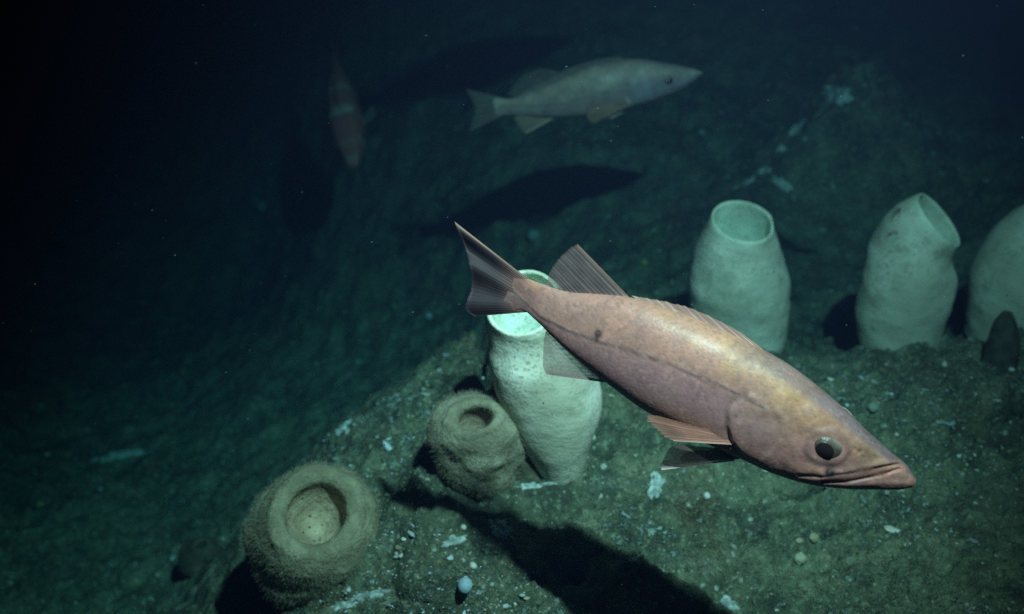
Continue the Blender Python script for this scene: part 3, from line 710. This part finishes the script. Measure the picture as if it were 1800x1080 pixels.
# fuzzy goblet sponges
def goblet(label, base_px, zb, rim_px, zr, nrm, prof_px, seed, inner, col, incol, fuzz=2600, fl=.016, squash=1.0, long_axis=None, wall_px=16, pore=1.0, flare=1.6):
    B = at(*base_px, zb); k = (zb+zr)/2/F
    V, Fc, C, pr, rows = tube_sponge('g', M_GOBLET, B, at(*rim_px, zr), nrm, 0, [(t, r*k) for t, r in prof_px], inner=inner, wall=wall_px*k, lump=.15, seed=seed, squash=squash, long_axis=long_axis,
                                     body_col=col, rim_col=tuple(c*1.05 for c in col), in_col=incol, pore=pore, nseg=80, nring=50, flare=flare)
    Bn = np.array(B); root = empty('goblet_sponge', Matrix.Translation(B)); tag(root, label, 'sponge')
    o = make_mesh('body', V-Bn, Fc, M_GOBLET, root, C)
    a = o.data.attributes.new('pore', 'FLOAT', 'POINT'); a.data.foreach_set('value', pr.astype(np.float32))
    nr_out = 50*80
    Vv, Ff, Cc = [], [], []
    cen = V[:nr_out].mean(0)
    for i in range(fuzz):
        j = rng.integers(10*80, nr_out+5*80); p = V[j]-Bn
        ringc = V[(j//80)*80:(j//80)*80+80].mean(0)-Bn
        d = (p-ringc)*(1.0 if j < nr_out else .4); d /= np.linalg.norm(d)+1e-9; d = d + .45*rng.normal(size=3) + np.array(nrm)*.35*(j//80/50); d /= np.linalg.norm(d)
        L = fl*rng.uniform(.4, 1.2); sd = np.cross(d, rng.normal(size=3)); sd /= np.linalg.norm(sd); w_ = .00032
        b = len(Vv); p0 = p + rng.normal(size=3)*.0015
        Vv += [p0-sd*w_, p0+sd*w_, p0+np.cross(sd, d)*w_*1.5, p0+d*L]; Ff += [[b, b+1, b+3], [b+1, b+2, b+3], [b+2, b, b+3]]
        cc = np.array(col)*rng.uniform(.7, 1.15); Cc += [cc]*4
    f = make_mesh('spicule_fringe', np.array(Vv), Ff, M_FUZZ, root, np.array(Cc), smooth=False)
    return root
goblet('large fuzzy goblet sponge with wide pore dotted mouth at the lower left', (540, 1010), 1.38, (556, 905), 1.255, nv(.10, .50, .86),
       [(0,58),(.10,84),(.28,103),(.5,108),(.7,106),(.88,98),(1,86)], 51, .36, (.37,.345,.235), (.60,.50,.35), 9000, .006, .92, nv(.35,.9,0), 34)
goblet('small fuzzy goblet sponge with narrow dark mouth beside the white sponge', (850, 825), 1.39, (838, 737), 1.29, nv(-.05, .62, .78),
       [(0,58),(.12,76),(.35,91),(.6,92),(.8,82),(.93,68),(1,54)], 57, .42, (.36,.335,.24), (.42,.34,.25), 6000, .0055, .8, nv(.9,.2,0), 24, .1)
goblet('dim small fuzzy sponge left of the large goblet sponge', (352, 1000), 1.90, (354, 958), 1.84, nv(0, .75, .6),
       [(0,26),(.3,40),(.6,38),(.85,26),(1,16)], 63, .6, (.13,.125,.085), (.2,.18,.12), 700, .008, 1.0, None, 6, 0)
# plain stump beside the small goblet
B = at(925, 838, 1.36); g = below(B); B = Vector((B.x, B.y, g.z-.02)); k = 1.43/F
V, Fc, C, pr, rows = tube_sponge('x', M_GOBLET, B, at(922, 762, 1.345), nv(.1, .85, .45), 0, [(0,34*k),(.3,36*k),(.65,35*k),(.9,30*k),(1,22*k)], inner=.25, wall=.006, lump=.10, seed=71, nseg=48, nring=28,
                                 body_col=(.13,.13,.09), rim_col=(.15,.15,.10), in_col=(.1,.1,.07))
o = make_mesh('stump_sponge', V-np.array(B), Fc, M_GOBLET, None, C); o.location = B
tag(o, 'brown stump shaped sponge between the small goblet sponge and the white sponge', 'sponge')

# ---------------------------------------------------------------- small things lying on the seabed
def lump_mesh(seed, flat=.6, sub=2, rough=.22):
    bm = bmesh.new(); bmesh.ops.create_icosphere(bm, subdivisions=sub, radius=1.0)
    P = np.array([v.co[:] for v in bm.verts]); Fc = [[v.index for v in f.verts] for f in bm.faces]; bm.free()
    P = P*(1+rough*fbm(P*1.6+seed*3.1, 2, seed))[:, None]; P[:, 2] *= flat
    return P, Fc
def pebble(name, cat, label, px, py, r_px, col, flat=.75, rough=.06, seed=1, group=None, sub=3):
    p, nrm = ground(px, py); z = (p-CAMPOS).dot(FWD); r = r_px*z/F
    P, Fc = lump_mesh(seed, flat, sub, rough)
    o = make_mesh(name, P*r, Fc, M_SHELL, None, np.tile(np.array([col]), (len(P), 1)))
    o.location = p + nrm*r*flat*.5; o.rotation_euler = nrm.to_track_quat('Z', 'Y').to_euler()
    return tag(o, label, cat, group)
W = (.46, .56, .56); WC = (.58, .60, .48); YG = (.30, .36, .07); TN = (.36, .33, .20)
pebble('round_sponge', 'sponge', 'pale blue round ball sponge at the bottom, left of the large fish shadow', 824, 1030, 15, (.36, .50, .55), .9, .03, 2)
pebble('pebble', 'pebble', 'small white pebble just above the pale blue ball sponge', 830, 997, 7.5, WC, .8, .1, 3)
pebble('round_sponge', 'sponge', 'grey green round ball sponge up left of the large rockfish dorsal fin', 941, 418, 12, (.22, .34, .31), .9, .04, 4)
pebble('pebble', 'pebble', 'grey round pebble on the seabed below the pale rockfish head', 1234, 237, 9, (.25, .36, .36), .7, .15, 5)
pebble('pebble', 'pebble', 'dim pale pebble alone on the dark seabed at the left', 463, 365, 11, (.22, .34, .32), .7, .12, 6)
pebble('pebble', 'pebble', 'round greenish pebble beside the far eye of the large rockfish', 1535, 716, 9, (.22, .30, .22), .7, .08, 7)
pebble('pebble', 'pebble', 'cream pebble, larger of the pair under the jaw of the large rockfish', 1429, 945, 9, TN, .6, .2, 8)
pebble('pebble', 'pebble', 'cream pebble, smaller of the pair under the jaw of the large rockfish', 1405, 952, 6.5, TN, .6, .2, 9)
pebble('pebble', 'pebble', 'angular cream pebble at the lower right, below the cream pair', 1406, 982, 10, (.40, .42, .28), .6, .25, 10)
pebble('pebble', 'pebble', 'white pebble beside the right foot of the white sponge behind the tail', 1043, 772, 6, WC, .8, .1, 11)
pebble('shell', 'shell', 'bright white triangular shell bit below the pelvic fin of the large rockfish', 1243, 872, 6, (.62, .66, .62), .6, .3, 12)
pebble('pebble', 'pebble', 'white pebble at the upper edge of the fish shadow beside the goblet sponge', 815, 927, 5, (.65, .66, .56), .7, .15, 13)
pebble('particle', 'speck', 'bright yellow green speck right of the dorsal fin', 1131, 462, 5.5, YG, .9, .05, 14)
pebble('particle', 'speck', 'yellow green speck at the far lower left', 70, 888, 5.5, YG, .9, .05, 15)
pebble('particle', 'speck', 'ochre speck on the dark slope left of centre', 322, 655, 5.5, (.30, .24, .05), .9, .05, 16)
pebble('particle', 'speck', 'green speck left of the tail of the large rockfish', 695, 540, 4.5, (.14, .30, .10), .9, .05, 17)
pebble('shell', 'shell', 'pale shell bit at the foot of the dark ledge left of the white sponge', 755, 556, 6, W, .6, .25, 18)
pebble('shell', 'shell', 'upright pale tube shell on the ledge above the small goblet sponge shadow', 681, 787, 7, W, .6, .2, 19).scale = (.8, 2.0, 1)
pebble('shell', 'shell', 'curved pale shell chip in front of the dark sponge at the right edge', 1778, 651, 5, (.6, .62, .52), .5, .3, 20)
pebble('shell', 'shell', 'white shell chip left of the dark stubby sponge on the near crest', 1661, 641, 5, (.62, .64, .56), .5, .3, 21)

def crust(label, px, py, rx, ry, ang, seed, col=None, h=.005):
    """irregular low mat of growth following the rock"""
    N1, N2 = 14, 44; a = R(ang); V, C = [], []
    p0, nrm = ground(px, py)
    if abs(nrm.z) < .2: nrm = Vector((0, 0, 1))
    for i in range(N1+1):
        q = i/N1
        for j in range(N2):
            b = 2*math.pi*j/N2
            rr = 1 + .55*float(fbm(np.array([[math.cos(b)*1.7+seed, math.sin(b)*1.7, seed*.7]]), 4, seed)[0])
            ex, ey = rx*rr*q*math.cos(b), ry*rr*q*math.sin(b)
            X, Y = px + ex*math.cos(a) - ey*math.sin(a), py + ex*math.sin(a) + ey*math.cos(a)
            g, n_ = ground(X, Y)
            if (g-p0).length > .25: g = p0
            hh = h*(1-q**3)*(.6 + .5*float(vnoise(np.array([[X/7, Y/7, seed]]), seed)[0])) - .002*q**6
            V.append(tuple(g + Vector((0, 0, 1))*hh))
    Fc = grid_faces(N1+1, N2, True)
    o = make_mesh('encrusting_growth', np.array(V)-np.array(p0), Fc, M_CRUST); o.location = p0
    return tag(o, label, 'growth', 'pale crusts on the rock')
crust('pale blue grey crust patch on the ledge edge, above the large goblet sponge', 603, 752, 24, 12, -35, 3)
crust('pale crust patch on the rock left of the tail shadow neck', 795, 952, 26, 8, -20, 4)
crust('long pale crust streak at the bottom, right of the large goblet sponge', 655, 1045, 34, 7, -12, 5)
crust('pale crust clump at the bottom right of the large fish shadow', 1284, 1064, 22, 12, 30, 6)
crust('pale crust smear below the pelvic fin of the large rockfish', 1155, 855, 14, 26, 8, 7)
crust('yellowish crust mound on the rock above the ball sponge', 880, 930, 30, 18, 20, 8)
crust('pale crust at the lower left bottom edge beside the goblet sponge', 597, 1066, 28, 8, -18, 9)
crust('pale strand of growth on the slope, lower of two left of the boulder', 1310, 322, 26, 5, -28, 11)
crust('pale strand of growth on the slope, upper of two left of the boulder', 1408, 218, 16, 5, -48, 12)
crust('pale crust under the front rim of the small goblet sponge', 935, 855, 40, 5, -6, 13)
crust('mottled pale crust capping the peak of the dark boulder', 1475, 165, 26, 16, 10, 21, h=.010)
crust('pale strip of growth on the left shoulder of the dark boulder', 1398, 228, 9, 16, 40, 22)
crust('small pale growth halfway down the left edge of the dark boulder', 1372, 262, 9, 8, 30, 23)
crust('pale growth at the left foot of the dark boulder', 1345, 300, 13, 7, -30, 24)
crust('broken pale crust on the slope above the squat vase sponge', 1375, 322, 24, 8, 35, 14)
crust('dim blue grey crust at the top left of the photo', 450, 40, 26, 18, 20, 15)
crust('dim crust low on the dark left slope', 210, 800, 60, 8, -8, 16)

def hydroid(label, px, py, seed, h_px=60, col=(.30, .18, .08)):
    """tangle of thin branching stalks"""
    p, nrm = ground(px, py); return p
# rusty tuft clinging to the leaning sponge
rg = random.Random(5); Vv, Ff = [], []
c0 = at(1583, 392, 1.655)
def twig(p, d, L, r, depth):
    q = p + d*L; s1 = d.orthogonal().normalized(); s2 = d.cross(s1); b = len(Vv)
    for cc, rr in ((p, r), (q, r*.6)):
        for k3 in range(4): Vv.append(tuple(cc + s1*math.cos(k3*1.571)*rr + s2*math.sin(k3*1.571)*rr - c0))
    for k3 in range(4): Ff.append([b+k3, b+(k3+1) % 4, b+4+(k3+1) % 4, b+4+k3])
    if depth > 0:
        for _ in range(3): twig(q, (d + Vector((rg.gauss(0, .7), rg.gauss(0, .7), rg.gauss(0, .7)))).normalized(), L*.7, r*.7, depth-1)
for i in range(9):
    o_ = c0 + nv(rg.uniform(-.008, .012), rg.uniform(-.03, .025), -.004)
    twig(o_, nv(rg.gauss(-.5, .5), rg.gauss(.1, .6), .4).normalized(), .010, .0009, 3)
o = make_mesh('hydroid_tuft', np.array(Vv), Ff, mat_plain('rusty hydroid', (.22, .10, .035), .9, .2, .4)); o.location = c0
tag(o, 'rusty brown hydroid tuft on the left shoulder of the leaning sponge', 'hydroid')

# loose grit and broken shell, far too many to count
Vv, Ff, Cc = [], [], []; protos = [lump_mesh(s, .5, 1, .7) for s in range(10)]
cnt = 0
while cnt < 9500:
    px, py = rng.uniform(-100, 1900), rng.uniform(60, 1180)
    if py < 560 and rng.uniform() < .45: continue
    p, nrm = ground(px, py); zz = (p-CAMPOS).dot(FWD)
    dens = fbm(np.array([[p.x*6, p.y*6, 3.0]]), 3, 91)[0]
    if rng.uniform() > .35+.8*dens: continue
    r = min(.0050, .00085*(1+rng.pareto(2.4)))*(1 if zz < 1.6 else 1.35)
    P, f_ = protos[rng.integers(0, 10)]; ang = rng.uniform(0, 6.28); ca, sa = math.cos(ang), math.sin(ang)
    S = P*np.array([1, rng.uniform(.45, 1), rng.uniform(.5, 1)])*r; S = np.stack([S[:, 0]*ca-S[:, 1]*sa, S[:, 0]*sa+S[:, 1]*ca, S[:, 2]], 1) + np.array(p) + np.array([0, 0, -r*.12])
    b = len(Vv); Vv += list(S); Ff += [[i+b for i in q] for q in f_]
    u = rng.uniform()
    if rng.uniform() < .09 and zz < 1.75:
        k_ = rng.uniform(1.2, 2.2); S0 = np.array(Vv[b:]); mp = S0.mean(0); S0 = mp + (S0-mp)*k_*np.array([1, 1, .55]); Vv[b:] = list(S0); u = u*.5
    c = np.array(W) if u < .35 else np.array(WC) if u < .5 else np.array(TN) if u < .72 else np.array((.12, .13, .10)) if u < .95 else np.array((.24, .28, .07))
    Cc += [c*rng.uniform(.4, 1.25)]*len(S); cnt += 1
grit = make_mesh('shell_grit', np.array(Vv), Ff, M_SHELL, None, np.array(Cc), smooth=False)
tag(grit, 'scattered shell grit and gravel over the seabed', 'grit', None, 'stuff')

Vv, Ff, Cc = [], [], []; P0, f0 = lump_mesh(3, .8, 1, .5)
for i in range(280):
    z = rng.uniform(.8, 2.3); p = at(rng.uniform(-60, 1860), rng.uniform(-40, 1120), z)
    if p.z < below(p).z + .03: continue
    r = rng.uniform(.00035, .00085)*(1+.3*z); b = len(Vv); Vv += list(P0*r*rng.uniform(.6, 1.3, 3) + np.array(p)); Ff += [[q+b for q in t_] for t_ in f0]
    Cc += [np.array((.055, .075, .07))*rng.uniform(.3, 1.2)]*len(P0)
snow = make_mesh('marine_snow', np.array(Vv), Ff, M_SHELL, None, np.array(Cc)); tag(snow, 'fine pale particles drifting in the water', 'particles', None, 'stuff')

# ---------------------------------------------------------------- the water itself: one even volume round everything
hm = bpy.data.materials.new('sea water'); hm.use_nodes = True; ht = hm.node_tree
for nd in list(ht.nodes):
    if nd.type == 'BSDF_PRINCIPLED': ht.nodes.remove(nd)
pv = ht.nodes.new('ShaderNodeVolumePrincipled'); ht.links.new(pv.outputs[0], ht.nodes['Material Output'].inputs['Volume'])
SCA = (.016, .027, .060); ABS = (.50, .115, .060)
pv.inputs['Density'].default_value = 1.0
pv.inputs['Color'].default_value = (*SCA, 1)
pv.inputs['Absorption Color'].default_value = tuple((1-a/(1-c_))**2 for a, c_ in zip(ABS, SCA)) + (1,)
pv.inputs['Anisotropy'].default_value = .3
try: hm.cycles.homogeneous_volume = True
except Exception: pass
bm = bmesh.new(); bmesh.ops.create_cube(bm, size=1.0)
zlo, zhi = float(gz.min())-1.0, 2.2
for v in bm.verts: v.co = Vector((v.co.x*12, v.co.y*12+3.0, zlo if v.co.z < 0 else zhi))
hme = bpy.data.meshes.new('haze'); bm.to_mesh(hme); bm.free(); hme.materials.append(hm)
haze = bpy.data.objects.new('haze', hme); COL.objects.link(haze); tag(haze, 'dark blue green sea water filling the scene', 'water', None, 'stuff')
